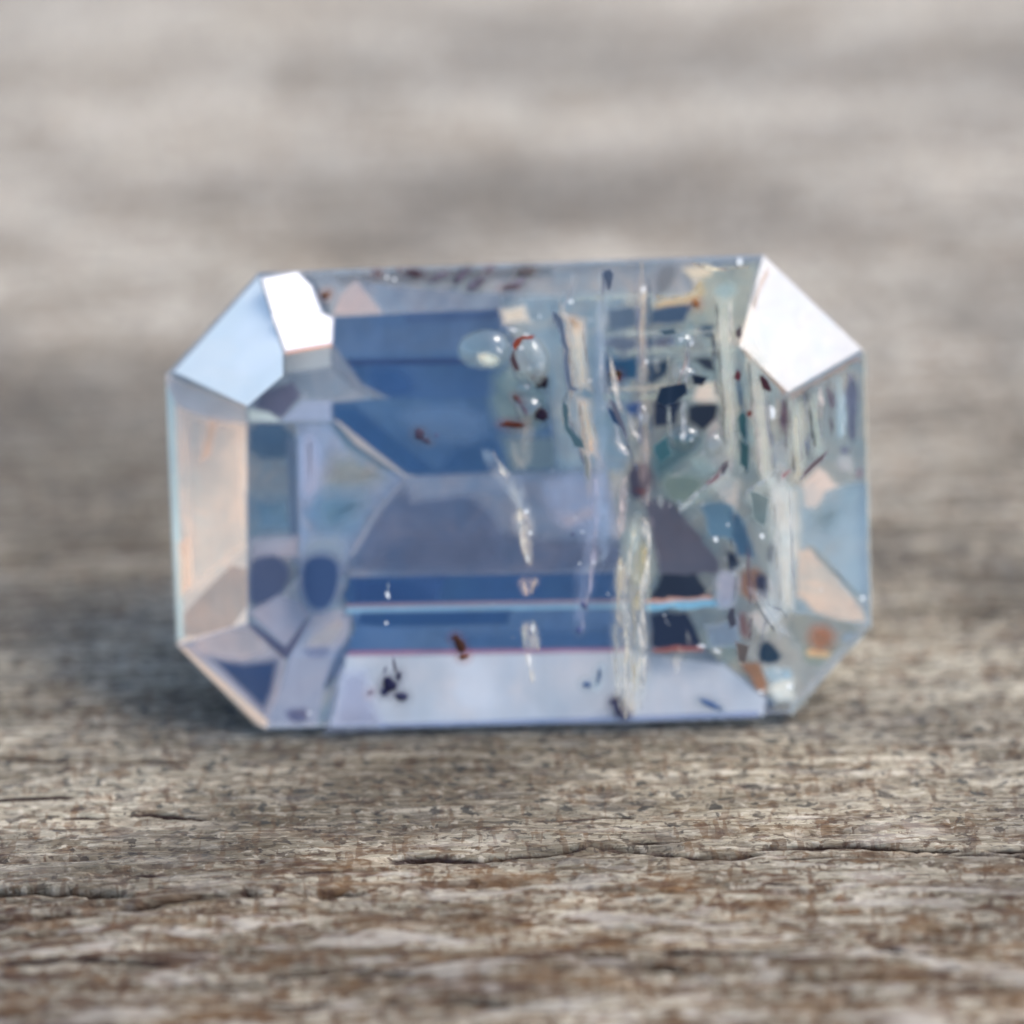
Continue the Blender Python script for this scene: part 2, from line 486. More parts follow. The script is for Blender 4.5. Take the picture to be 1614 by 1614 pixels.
def plane_w(p, q, r, a, b):
    """depth of the plane through three stone points under (a, b)"""
    d1 = (q[0] - p[0], q[1] - p[1], q[2] - p[2]); d2 = (r[0] - p[0], r[1] - p[1], r[2] - p[2])
    det = d1[0] * d2[1] - d1[1] * d2[0]
    u = ((a - p[0]) * d2[1] - (b - p[1]) * d2[0]) / det
    v = (d1[0] * (b - p[1]) - d1[1] * (a - p[0])) / det
    return p[2] + u * d1[2] + v * d2[2]
def surface_w(a, b):
    """depth of the stone's front surface"""
    w = 0.0
    for i in range(8):
        j = (i + 1) % 8
        w = min(w, plane_w((*GO[i], GIRDLE), (*GO[j], GIRDLE), (*TO[i], 0.0), a, b))
    return w
_level = [0, 0]
def sheet(name, pts, col, f=3.0, round_=0, w=None, tilt=(0, 0), alpha=1.0, kind='zone', rough=0.15, **kw):
    """one internal facet, zone or veil: a polygon inside the stone whose border fades over f thousandths"""
    if w == 'top':                            # reaches the surface
        w = surface_w(sum(a for a, b in pts) / len(pts), sum(b for a, b in pts) / len(pts)) + 0.001
    elif w == 'in':                           # under the table facet
        _level[1] += 1
        w = GIRDLE + 0.004 + 0.0005 * _level[1]
    elif w is None:
        _level[0] += 1
        w = GIRDLE - 0.0195 + 0.00010 * _level[0]
    p = chaikin(pts, round_) if round_ else list(pts)
    xm = sum(a for a, b in p) / len(p)
    if name != "colour_zone" and kind != 'mirror' and (xm > 800 or kind == 'veil'):
        rnd = random.Random(int(pts[0][0] * 31 + pts[0][1] * 17 + len(p)))
        q = []
        for i_ in range(len(p)):
            a, b = p[i_], p[(i_ + 1) % len(p)]
            L = math.hypot(b[0] - a[0], b[1] - a[1])
            k = max(1, min(8, int(L / 13)))
            for m_ in range(k):
                t = (m_ + (rnd.uniform(-.3, .3) if m_ else 0)) / k
                amp = min(2.6, 0.16 * L / k + 0.4) if (abs(b[0] - a[0]) < 150) else 0.5
                q.append((a[0] + (b[0] - a[0]) * t + rnd.uniform(-amp, amp), a[1] + (b[1] - a[1]) * t + rnd.uniform(-amp, amp)))
        p = q
    n = len(p)
    mx, my = sum(a for a, b in p) / n, sum(b for a, b in p) / n
    po = offset(p, f * 0.5); pi = offset(p, -f * 0.5)
    wz = w if callable(w) else lambda a, b: w + tilt[0] * (a - mx) / 1000 + tilt[1] * (my - b) / 1000
    vs = [P(a, b, wz(a, b)) for a, b in po] + [P(a, b, wz(a, b)) for a, b in pi]
    fs = [[i, (i + 1) % n, n + (i + 1) % n, n + i] for i in range(n)] + [list(range(n, 2 * n))]
    me_ = mesh_from(name, vs, fs)
    at_ = me_.attributes.new("edge", 'FLOAT', 'POINT')
    at_.data.foreach_set("value", [0.0] * n + [alpha] * n)
    mat = mirror_mat(col, rough) if kind == 'mirror' else tone_mat(col, kind, **kw)
    return link_obj(name, me_, mat, gem)

def Zn(pts, col, f=3, r=0, **kw):  # reflected light and shade held in the sheet colour
    return sheet("internal_facet", pts, col, f, r, **kw)

# whole inside, milky blue grey
sheet("colour_zone", GO[:4] + [(1230, 1120), (1010, 1028), (545, 1032), (520, 1146)] + GO[5:], (150, 160, 188), 3, 0, mott=0.22)

# left end
Zn([(262, 590), (390, 640), (390, 986), (280, 1018)], (206, 199, 196), 4, mott=0.10)
Zn([(262, 592), (390, 642), (392, 668), (330, 664), (268, 634)], (196, 192, 204), 6, mott=0.08)
Zn([(290, 655), (382, 672), (386, 860), (300, 930)], (212, 202, 196), 22, mott=0.10)
Zn([(296, 958), (388, 868), (390, 984), (286, 1008), (282, 985)], (170, 160, 158), 5, 1, mott=0.10)
Zn([(262, 600), (276, 634), (290, 1005), (279, 1010), (270, 800)], (190, 208, 216), 7, mott=0.06)
Zn([(330, 664), (342, 666), (330, 718), (318, 724)], (226, 196, 176), 12, mott=0.05)
Zn([(282, 858), (296, 850), (300, 920), (286, 935)], (224, 196, 178), 14, mott=0.05)
# vertical pavilion step seen through the table's left edge
Zn([(390, 662), (466, 668), (474, 905), (392, 985)], (122, 128, 152), 5, mott=0.20, scale=14)
Zn([(392, 664), (460, 668), (466, 725), (394, 722)], (74, 94, 130), 10, 1, mott=0.14)
Zn([(396, 786), (458, 780), (466, 838), (400, 842)], (98, 124, 162), 34, 0, mott=0.2)
Zn([(452, 690), (468, 690), (474, 890), (458, 885)], (92, 106, 142), 9, mott=0.10)
Zn([(395, 850), (470, 846), (472, 878), (396, 884)], (156, 152, 178), 16, mott=0.10)
Zn([(392, 892), (405, 876), (440, 874), (462, 900), (440, 948), (392, 962)], (86, 92, 132), 12, 1, mott=0.14)
# lavender wedge between that step and the long facets
Zn([(468, 664), (530, 668), (645, 752), (580, 815), (545, 905), (474, 905)], (140, 152, 190), 5, mott=0.22, scale=13)
Zn([(520, 668), (540, 672), (628, 748), (598, 740), (545, 705)], (104, 130, 166), 12, mott=0.14)
Zn([(530, 705), (620, 745), (560, 780), (505, 770)], (150, 148, 160), 36, 1, mott=0.18)
Zn([(500, 775), (585, 778), (560, 830), (512, 842), (495, 812)], (104, 134, 172), 44, 1, mott=0.18)
Zn([(476, 690), (498, 690), (505, 760), (480, 800)], (162, 170, 206), 20, 1, mott=0.08)
Zn([(478, 846), (545, 846), (540, 905), (478, 905)], (150, 158, 184), 22, 1, mott=0.12)
sheet("colour_zone", [(470, 890), (488, 872), (516, 870), (538, 884), (540, 915), (530, 950), (512, 968), (488, 964), (472, 935)], (56, 74, 122), 18, 1, w='in', mott=0.14)  # dark reflected patch painted as a sheet
# lower left corner
Zn([(282, 1018), (388, 982), (452, 1040), (430, 1146), (415, 1148)], (164, 160, 186), 4, mott=0.14)
Zn([(286, 1015), (384, 984), (425, 1016), (420, 1030), (370, 1046)], (178, 170, 190), 12, 1, mott=0.10)
Zn([(335, 1038), (385, 1046), (438, 1040), (430, 1088), (416, 1120)], (70, 88, 138), 14, mott=0.14)
Zn([(392, 966), (440, 938), (474, 948), (492, 966), (452, 1022)], (156, 156, 186), 10, mott=0.10)
Zn([(390, 984), (400, 982), (450, 1020), (482, 978), (494, 974), (456, 1036), (448, 1038)], (92, 90, 128), 6, mott=0.14)
Zn([(456, 1036), (494, 966), (560, 960), (545, 1010), (512, 1080), (500, 1146), (418, 1147), (440, 1090)], (152, 156, 188), 6, mott=0.16)
Zn([(482, 1010), (530, 975), (545, 985), (524, 1018), (490, 1024)], (176, 166, 182), 14, 1, mott=0.10)
Zn([(478, 1022), (520, 1018), (518, 1036), (484, 1036)], (126, 130, 172), 10, 1, mott=0.1)
Zn([(448, 1118), (488, 1116), (482, 1140), (456, 1138)], (110, 112, 158), 9, 1, mott=0.10)
Zn([(512, 1082), (528, 1030), (552, 1000), (572, 1030), (540, 1056), (516, 1084)], (98, 116, 164), 10, mott=0.12)
Zn([(280, 1018), (292, 1020), (424, 1138), (420, 1149), (404, 1142)], (204, 194, 188), 6, mott=0.08)
# upper left, below the white corner
Zn([(388, 642), (446, 590), (450, 556), (526, 544), (600, 622), (528, 668), (392, 666)], (150, 156, 182), 5, mott=0.14)
Zn([(446, 556), (522, 545), (523, 578), (450, 588)], (184, 190, 206), 4, mott=0.06)
Zn([(452, 590), (520, 580), (566, 606), (520, 630), (460, 614)], (136, 146, 176), 8, mott=0.12)
Zn([(400, 642), (412, 618), (462, 602), (474, 624), (444, 660), (438, 658)], (102, 102, 138), 8, mott=0.14)
Zn([(444, 662), (478, 632), (522, 632), (524, 664)], (166, 176, 210), 8, mott=0.08)
Zn([(390, 644), (424, 650), (442, 664), (392, 664)], (190, 200, 208), 6, mott=0.06)
# top crown strip
Zn([(470, 428), (1204, 404), (1200, 440), (1120, 495), (524, 500), (500, 450)], (166, 166, 184), 5, mott=0.16, scale=12)
Zn([(520, 432), (870, 418), (870, 436), (540, 452)], (142, 140, 158), 12, mott=0.16)
Zn([(524, 496), (536, 466), (562, 440), (604, 494)], (192, 182, 188), 6, mott=0.06)
Zn([(604, 494), (566, 444), (640, 452), (790, 462), (790, 488)], (152, 158, 186), 10, mott=0.14)
# long blue steps, dark reflections painted in
Zn([(524, 500), (640, 493), (800, 486), (960, 486), (980, 560), (760, 572), (524, 572)], (84, 108, 158), 4, mott=0.14)
Zn([(640, 496), (790, 490), (780, 503), (640, 508)], (76, 98, 150), 8, mott=0.10)
Zn([(522, 566), (760, 562), (985, 562), (985, 645), (620, 640), (560, 602)], (68, 94, 146), 5, mott=0.16)
Zn([(540, 568), (755, 564), (740, 574), (545, 576)], (62, 76, 126), 6, mott=0.08)
Zn([(575, 580), (640, 580), (660, 622), (600, 628)], (56, 84, 142), 18, 1, mott=0.12)
Zn([(522, 545), (530, 548), (570, 604), (640, 642), (636, 646), (560, 612), (524, 580)], (128, 134, 164), 6, mott=0.10)
Zn([(524, 634), (600, 628), (985, 630), (985, 742), (780, 744), (660, 750), (636, 746), (560, 694), (526, 660)], (78, 106, 158), 4, mott=0.16)
Zn([(526, 640), (560, 640), (690, 744), (650, 748), (570, 700), (526, 660)], (60, 90, 146), 14, mott=0.10)
Zn([(720, 700), (780, 690), (800, 742), (690, 746)], (62, 92, 146), 16, mott=0.12)
Zn([(620, 642), (760, 640), (765, 700), (660, 690)], (94, 120, 170), 26, 1, mott=0.10)
Zn([(526, 662), (532, 662), (640, 748), (660, 752), (642, 756), (560, 700)], (176, 170, 184), 4, mott=0.08)
Zn([(780, 575), (860, 580), (870, 660), (815, 700), (770, 650)], (116, 136, 158), 24, 1, mott=0.22)
Zn([(790, 690), (880, 690), (880, 742), (800, 742)], (112, 130, 156), 14, mott=0.16)
# middle panel with its arc
Zn([(640, 752), (985, 742), (990, 905), (548, 912), (556, 870), (590, 800)], (128, 136, 172), 4, mott=0.20, scale=11)
Zn([(546, 908), (556, 868), (592, 806), (640, 768), (700, 762), (760, 790), (800, 850), (990, 850), (990, 905)], (104, 110, 148), 20, 1, mott=0.20, scale=11)
Zn([(600, 850), (780, 840), (800, 900), (580, 902)], (92, 100, 138), 30, 1, mott=0.16)
Zn([(548, 880), (556, 862), (592, 802), (628, 764), (640, 756), (600, 806), (560, 872)], (150, 152, 180), 6, mott=0.08)
Zn([(860, 746), (985, 744), (985, 830), (930, 850), (870, 820)], (156, 166, 202), 24, 1, mott=0.14)
Zn([(640, 754), (800, 748), (800, 772), (650, 790)], (138, 146, 180), 16, mott=0.14)
Zn([(880, 815), (930, 800), (940, 812), (890, 830)], (178, 172, 196), 14, mott=0.08)
# dark bands and the bright strip below them
Zn([(552, 910), (990, 902), (990, 952), (556, 960), (540, 940)], (62, 90, 146), 5, mott=0.14)
Zn([(556, 914), (700, 910), (690, 950), (560, 954)], (50, 80, 138), 14, mott=0.10)
Zn([(545, 952), (990, 944), (990, 951), (546, 960)], (150, 128, 158), 4, mott=0.08)  # dispersion line painted as coloured strips
Zn([(545, 958), (990, 950), (990, 960), (546, 968)], (128, 164, 200), 4, mott=0.06)
Zn([(555, 966), (990, 960), (990, 1026), (545, 1030), (560, 990)], (84, 110, 164), 4, mott=0.16)
Zn([(570, 966), (805, 962), (800, 984), (600, 988), (560, 984)], (56, 84, 140), 7, mott=0.10)
Zn([(700, 1000), (990, 990), (990, 1022), (720, 1026)], (72, 100, 156), 14, mott=0.10)
Zn([(552, 1026), (990, 1021), (990, 1030), (545, 1034)], (146, 108, 140), 5, mott=0.06)
# ---- the cloudy right end
Zn([(870, 470), (1165, 470), (1240, 622), (1365, 560), (1372, 985), (1248, 1125), (1100, 1010), (985, 900), (940, 640)], (164, 168, 180), 10, mott=0.24, scale=12)
Zn([(790, 470), (985, 460), (1000, 640), (985, 742), (880, 742), (860, 600), (800, 520)], (146, 162, 188), 16, mott=0.20, scale=12)
Zn([(1090, 440), (1165, 425), (1180, 500), (1160, 545), (1100, 520)], (184, 184, 184), 10, mott=0.12)
Zn([(1085, 500), (1110, 425), (1195, 412), (1170, 530), (1120, 540)], (170, 172, 176), 8, mott=0.14)
Zn([(1120, 455), (1150, 440), (1165, 462), (1135, 476)], (160, 182, 196), 10, 1, mott=0.08)
Zn([(1030, 478), (1090, 462), (1110, 440), (1112, 462), (1095, 478), (1035, 486)], (206, 190, 160), 8, mott=0.12)
Zn([(1075, 420), (1120, 416), (1122, 436), (1085, 440)], (226, 212, 196), 10, 1, mott=0.10)
Zn([(1036, 420), (1070, 418), (1060, 450), (1035, 470)], (132, 128, 142), 12, 1, mott=0.12)
# short dark reflections painted across the veils
def navy(pts, c, f=4, r=0):
    return Zn(pts, c, f, r, w='in', mott=0.10, gloss=0.02)
navy([(958, 486), (1004, 482), (1004, 516), (958, 518)], (96, 114, 150), 6)
navy([(1026, 488), (1098, 477), (1076, 508), (1024, 514)], (72, 92, 130), 6)
navy([(1104, 512), (1124, 513), (1124, 534), (1100, 524)], (60, 84, 116), 5)
navy([(952, 534), (1004, 530), (1004, 552), (985, 556), (952, 544)], (108, 118, 152), 8)
navy([(1012, 536), (1060, 530), (1066, 544), (1014, 548)], (104, 108, 140), 9)
navy([(956, 566), (1004, 562), (1006, 600), (976, 598), (956, 586)], (56, 92, 138), 6)
navy([(1020, 574), (1066, 562), (1052, 590), (1034, 606), (1018, 602)], (48, 72, 100), 7)
navy([(1084, 564), (1124, 562), (1130, 586), (1110, 582)], (28, 22, 48), 5)
navy([(985, 636), (1010, 630), (1008, 660), (992, 650)], (66, 88, 150), 7)
navy([(1028, 634), (1078, 628), (1064, 668), (1030, 676)], (14, 44, 86), 6)
navy([(1086, 642), (1100, 634), (1132, 636), (1128, 662), (1110, 678), (1084, 664)], (4, 8, 44), 5)
navy([(1032, 690), (1100, 676), (1112, 700), (1060, 740), (1030, 760)], (88, 112, 130), 14, 1)
navy([(1040, 750), (1080, 742), (1120, 760), (1080, 800), (1050, 790)], (122, 136, 140), 18, 1)
navy([(990, 736), (1010, 726), (1030, 740), (1026, 780), (992, 790)], (82, 78, 102), 8, 1)
navy([(1000, 768), (1022, 772), (1018, 780), (1004, 778)], (104, 72, 76), 5, 1)
navy([(1012, 788), (1056, 786), (1096, 834), (1134, 884), (1132, 906), (1040, 908), (1030, 860)], (98, 94, 116), 8)
navy([(1046, 906), (1098, 904), (1122, 936), (1118, 944), (1020, 946)], (6, 26, 80), 5)
Zn([(1018, 944), (1122, 940), (1126, 948), (1016, 952)], (190, 150, 140), 4, w='in', mott=0.05)  # rainbow fringe, again as painted strips
Zn([(1018, 950), (1130, 946), (1134, 956), (1018, 962)], (124, 178, 214), 5, w='in', mott=0.05)
navy([(1026, 966), (1084, 964), (1106, 1016), (1104, 1024), (1028, 1022)], (12, 48, 88), 6)
Zn([(1028, 1020), (1106, 1018), (1110, 1026), (1030, 1027)], (150, 96, 92), 5, w='in', mott=0.05)
navy([(1104, 796), (1150, 790), (1178, 826), (1166, 856), (1120, 846)], (98, 126, 160), 8, 0)
navy([(1150, 806), (1174, 818), (1190, 880), (1160, 876)], (78, 104, 142), 7, 0)
navy([(1142, 864), (1152, 866), (1172, 890), (1162, 906), (1146, 900)], (28, 52, 84), 5, 1)
navy([(1212, 854), (1226, 858), (1222, 892), (1210, 886)], (74, 76, 100), 6, 1)
navy([(1164, 896), (1206, 892), (1214, 944), (1180, 950), (1166, 930)], (126, 106, 100), 10, 1)
navy([(1190, 908), (1212, 904), (1214, 940), (1196, 946)], (70, 70, 96), 7, 1)
navy([(1162, 964), (1176, 962), (1184, 1000), (1168, 1012)], (116, 98, 104), 8, 1)
Zn([(1130, 900), (1165, 905), (1160, 960), (1130, 960)], (164, 166, 196), 12, 1, w='in')
Zn([(1180, 972), (1204, 956), (1240, 965), (1200, 1000)], (192, 186, 196), 10, w='in')
Zn([(1110, 985), (1160, 975), (1165, 1020), (1120, 1018)], (136, 146, 176), 10, w='in')
Zn([(1214, 700), (1240, 690), (1240, 960), (1215, 955)], (178, 182, 196), 14, w='in')
# right crown
Zn([(1240, 622), (1362, 556), (1366, 770), (1245, 800)], (158, 156, 166), 8, mott=0.22, scale=16)
for c, pts in [((84, 64, 82), [(1230, 632), (1244, 626), (1240, 690), (1230, 672)]), ((96, 84, 104), [(1228, 690), (1242, 700), (1238, 722), (1228, 716)]),
               ((78, 76, 92), [(1264, 618), (1284, 612), (1280, 634), (1268, 634)]), ((92, 80, 92), [(1304, 620), (1318, 616), (1318, 644), (1306, 640)]),
               ((104, 92, 108), [(1288, 636), (1298, 632), (1296, 660), (1290, 656)]), ((88, 90, 124), [(1332, 600), (1350, 586), (1350, 690), (1342, 700), (1334, 660)]),
               ((98, 98, 132), [(1324, 704), (1338, 704), (1338, 716), (1326, 714)]), ((134, 114, 124), [(1350, 740), (1358, 736), (1358, 752), (1350, 754)])]:
    Zn(pts, c, 6, 1)
Zn([(1318, 600), (1328, 596), (1334, 680), (1320, 690)], (176, 196, 214), 9, 1)
Zn([(1255, 640), (1275, 635), (1272, 720), (1256, 725)], (172, 170, 174), 9, 1)
Zn([(1242, 770), (1366, 760), (1372, 985), (1250, 985)], (150, 164, 186), 12, mott=0.18)
Zn([(1262, 760), (1290, 738), (1322, 768), (1300, 776), (1286, 800), (1270, 798)], (206, 198, 196), 8, mott=0.08)
Zn([(1318, 722), (1344, 716), (1344, 742), (1322, 742)], (192, 186, 196), 10, 1)
Zn([(1284, 806), (1322, 800), (1312, 834), (1290, 834)], (122, 136, 156), 24, 1)
Zn([(1232, 780), (1262, 770), (1262, 888), (1240, 884)], (190, 194, 204), 12, 1)
Zn([(1256, 868), (1278, 862), (1362, 962), (1366, 982), (1300, 978), (1258, 940)], (198, 188, 182), 8)
Zn([(1270, 858), (1282, 862), (1360, 944), (1350, 944)], (150, 152, 164), 7)
# lower right corner
Zn([(1246, 966), (1370, 986), (1248, 1124), (1168, 1022)], (164, 168, 184), 8, mott=0.18)
Zn([(1240, 968), (1290, 966), (1366, 990), (1330, 1030), (1250, 1020)], (146, 152, 168), 12, 1)
Zn([(1260, 1010), (1320, 1012), (1300, 1048), (1270, 1050)], (132, 142, 150), 12, 1)
Zn([(1325, 1000), (1362, 996), (1352, 1012), (1330, 1014)], (138, 150, 176), 7, 1)
Zn([(1266, 1022), (1304, 1024), (1312, 1034), (1278, 1038)], (204, 184, 156), 8, 1)
Zn([(1276, 990), (1306, 984), (1318, 1004), (1310, 1026), (1284, 1026), (1274, 1010)], (170, 118, 98), 20, 1, mott=0.25, alpha=0.85)
navy([(1198, 1012), (1216, 1004), (1238, 1046), (1200, 1050), (1192, 1030)], (62, 80, 112), 9, 1)
Zn([(1168, 1044), (1196, 1044), (1210, 1090), (1196, 1094)], (158, 126, 112), 6)
Zn([(1205, 1050), (1245, 1052), (1250, 1075), (1210, 1072)], (170, 190, 214), 10, 1)
Zn([(1216, 1108), (1250, 1106), (1246, 1122), (1222, 1122)], (136, 132, 144), 5, 1)
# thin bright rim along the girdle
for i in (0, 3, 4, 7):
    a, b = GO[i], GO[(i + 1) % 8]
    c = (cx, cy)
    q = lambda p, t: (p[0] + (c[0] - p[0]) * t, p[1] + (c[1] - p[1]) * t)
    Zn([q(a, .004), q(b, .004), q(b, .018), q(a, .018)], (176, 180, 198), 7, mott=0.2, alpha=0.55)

# ---- facets that mirror the sun, and sheets painted with sky reflections
def facing(h):
    """tilt of a plane whose normal is the world direction h"""
    n = Vector(h).normalized()
    return (-n.dot(RT) / n.dot(WN), -n.dot(UP) / n.dot(WN))
VIEW = WN
SUN_HALF = facing((VIEW + SUN_DIR).normalized())
ZENITH_HALF = facing((VIEW + Vector((-0.45, 0.35, 0.85)).normalized()).normalized())
def mirror(name, pts, col, to, f=4, r=0, w=-0.08, rough=0.15):
    return sheet(name, pts, col, f, r, w=w, tilt=to, kind='mirror', rough=rough)
def under(i, gap=0.004):
    """just beneath a crown facet and parallel to it"""
    return lambda a, b: plane_w((*GO[i], GIRDLE), (*GO[(i + 1) % 8], GIRDLE), (*TO[i], 0.0), a, b) - gap
sheet("internal_facet", [(274, 586), (408, 436), (446, 556), (446, 592), (390, 640)], (214, 232, 255), 4, 0, w=under(7), mott=0.03)  # bright sky reflection given as a pale sheet colour
LEAN = (SUN_HALF[0] * 0.7, SUN_HALF[1] * 0.7)
mirror("internal_facet", [(415, 440), (468, 430), (490, 452), (505, 492), (432, 498)], (255, 252, 250), (SUN_HALF[0] * 0.5, SUN_HALF[1] * 0.5), 9, w=-0.046, rough=0.40)
mirror("internal_facet", [(432, 500), (506, 494), (524, 502), (522, 540), (450, 552)], (255, 250, 246), (SUN_HALF[0] * 0.5, SUN_HALF[1] * 0.5), 9, w=-0.032, rough=0.42)
UP_HALF = facing((VIEW + Vector((0.05, -0.62, 0.80)).normalized()).normalized())
Zn([(522, 1147), (546, 1034), (1004, 1027), (1140, 1046), (1206, 1100), (1204, 1128), (990, 1137)], (193, 202, 225), 8, mott=0.06)  # sky reflection painted into this lower strip
Zn([(522, 1147), (540, 1060), (575, 1060), (600, 1144)], (160, 168, 204), 24, mott=0.07)
Zn([(600, 1142), (1195, 1122), (1195, 1130), (600, 1147)], (150, 164, 208), 6, mott=0.07)
Zn([(788, 488), (826, 482), (836, 504), (796, 512)], (216, 208, 196), 13, 0, w='in', mott=0.05)  # bright reflected patches, here and below, painted as pale sheets
Zn([(1100, 608), (1126, 603), (1132, 632), (1094, 630)], (220, 212, 206), 12, 0, w='in', mott=0.05)
Zn([(1214, 1086), (1236, 1070), (1250, 1074), (1250, 1100), (1224, 1106)], (222, 226, 236), 14, 0)

for pts, c in [([(1207, 424), (1213, 424), (1172, 542), (1165, 540)], (168, 140, 120)), ([(1169, 551), (1174, 548), (1241, 616), (1237, 623)], (140, 104, 80)), ([(1244, 622), (1352, 563), (1355, 567), (1247, 628)], (140, 108, 92)),
               ([(450, 554), (522, 541), (523, 546), (451, 559)], (216, 160, 136))]:
    sheet("internal_facet", pts, c, 6, 0, w='top', mott=0.04, alpha=0.7)  # colour fringes beside bright facets, painted as slivers
# ---- veils and healed fractures that reach the surface
def veil(pts, col, f=8, r=1, alpha=0.9, w='in', **kw):
    alpha *= 0.60
    kw.setdefault('mott', 0.14)
    return sheet("fracture", pts, col, f, r, w=w, alpha=alpha, kind='veil', **kw)
V = (3.0, 0.7, 1)
veil([(1008, 808), (1026, 850), (1040, 885), (1020, 950), (1022, 1030), (1014, 1120), (970, 1128), (966, 1000), (966, 940), (978, 870), (996, 820)], (192, 196, 192), 14, scale=12, stretch=V)
veil([(1010, 850), (1026, 860), (1028, 900), (1010, 960), (990, 960), (996, 900)], (190, 182, 128), 14, scale=10, stretch=V)
veil([(974, 880), (990, 900), (984, 935), (970, 930)], (222, 206, 184), 10)
veil([(1012, 816), (1022, 820), (1026, 850), (1016, 846)], (226, 220, 222), 8, 1, 1.0)
veil([(996, 824), (1006, 830), (1002, 870), (990, 876)], (196, 216, 226), 8, 1, 1.0)
veil([(800, 770), (812, 742), (838, 800), (842, 856), (828, 862), (812, 820)], (188, 192, 204), 9, scale=14, stretch=V)
veil([(808, 808), (832, 806), (840, 838), (826, 862), (808, 840)], (222, 210, 206), 8, 1, 1.0, scale=16)
veil([(820, 850), (836, 846), (838, 890), (832, 894)], (214, 200, 196), 6, 1, 0.9, scale=14, stretch=V)
veil([(814, 914), (852, 910), (844, 924), (834, 938), (822, 936)], (222, 196, 188), 7, 1, 0.9, scale=16)
veil([(820, 985), (846, 980), (852, 1020), (832, 1026), (826, 1016)], (216, 206, 194), 7, 1, 0.95, scale=14, stretch=V)
veil([(826, 1030), (838, 1030), (844, 1074), (838, 1076)], (214, 206, 186), 7, 1, 0.8)
veil([(756, 708), (778, 712), (802, 748), (828, 800), (816, 800), (786, 760), (768, 740)], (190, 194, 206), 7, 1, 0.8)
veil([(930, 760), (946, 756), (940, 900), (924, 960), (910, 990), (905, 940)], (160, 166, 200), 18, 1, 0.6, stretch=V)
veil([(940, 480), (955, 470), (955, 740), (965, 860), (945, 900), (935, 700)], (156, 172, 204), 10, 1, 0.8, stretch=V)
veil([(962, 742), (988, 742), (988, 820), (970, 860), (958, 830)], (186, 180, 192), 12, 1, 0.9)
for x0, y0, x1, y1, h, c in [(1010, 430, 1014, 620, 9, (172, 160, 158)), (1012, 620, 1018, 790, 8, (168, 150, 146)), (1136, 500, 1148, 660, 12, (180, 180, 186)),
                             (1148, 660, 1160, 740, 11, (170, 176, 184)), (1180, 560, 1196, 660, 11, (178, 180, 186)), (1196, 660, 1210, 760, 12, (186, 182, 190)),
                             (906, 500, 912, 610, 13, (182, 178, 174)), (914, 630, 926, 700, 12, (198, 186, 176)), (826, 660, 820, 740, 16, (186, 180, 172)),
                             (932, 700, 944, 770, 9, (176, 168, 176)), (1258, 640, 1264, 740, 9, (172, 174, 180)), (950, 430, 952, 560, 8, (172, 178, 196)), (818, 520, 812, 600, 14, (176, 176, 178))]:
    veil([(x0 - h, y0), (x0 + h, y0), (x1 + h, y1), (x1 - h, y1)], c, 9, 1, 0.95, scale=10, stretch=(2.2, 0.6, 1))
for c, pts in [((206, 200, 200), [(1120, 760), (1150, 742), (1166, 760), (1164, 800), (1140, 790)]), ((182, 198, 204), [(1070, 802), (1100, 772), (1148, 742), (1140, 762), (1090, 800)]),
               ((182, 196, 206), [(1170, 788), (1200, 760), (1222, 742), (1216, 770), (1180, 796)]), ((178, 172, 178), [(1110, 690), (1128, 658), (1150, 690), (1154, 740), (1120, 740), (1104, 718)]),
               ((156, 172, 178), [(1088, 726), (1110, 716), (1128, 740), (1110, 752)]), ((190, 186, 190), [(1218, 770), (1246, 776), (1250, 880), (1238, 896), (1224, 860)])]:
    veil(pts, c, 9, 0, 1.0)
rnd = random.Random(5)
PAL = [(196, 194, 198), (178, 186, 198), (120, 138, 160), (96, 104, 126), (206, 198, 186), (150, 160, 186), (140, 130, 140), (110, 124, 132), (186, 178, 176)]
for k in range(64):
    a = rnd.triangular(880, 1345, 1160); b = rnd.uniform(440, 1060)
    if a > 1200 and b < 640 or (a < 1000 and b > 900) or a + b > 2290:
        continue
    L, wd = rnd.uniform(14, 46), rnd.uniform(4, 13)
    ang = math.radians(rnd.choice([90, 90, 84, 97, 60, 130, 150]) + rnd.uniform(-10, 10))
    c, s_ = math.cos(ang), math.sin(ang)
    pts = [(a + L / 2 * u * c - wd / 2 * v * s_, b + L / 2 * u * s_ + wd / 2 * v * c) for u, v in ((-1, rnd.uniform(-1, .5)), (rnd.uniform(-.4, .4), -1), (1, rnd.uniform(-.6, .6)), (rnd.uniform(-.5, .5), 1))]
    veil(pts, rnd.choice(PAL), 4, 0, rnd.uniform(0.4, 0.85), scale=18)
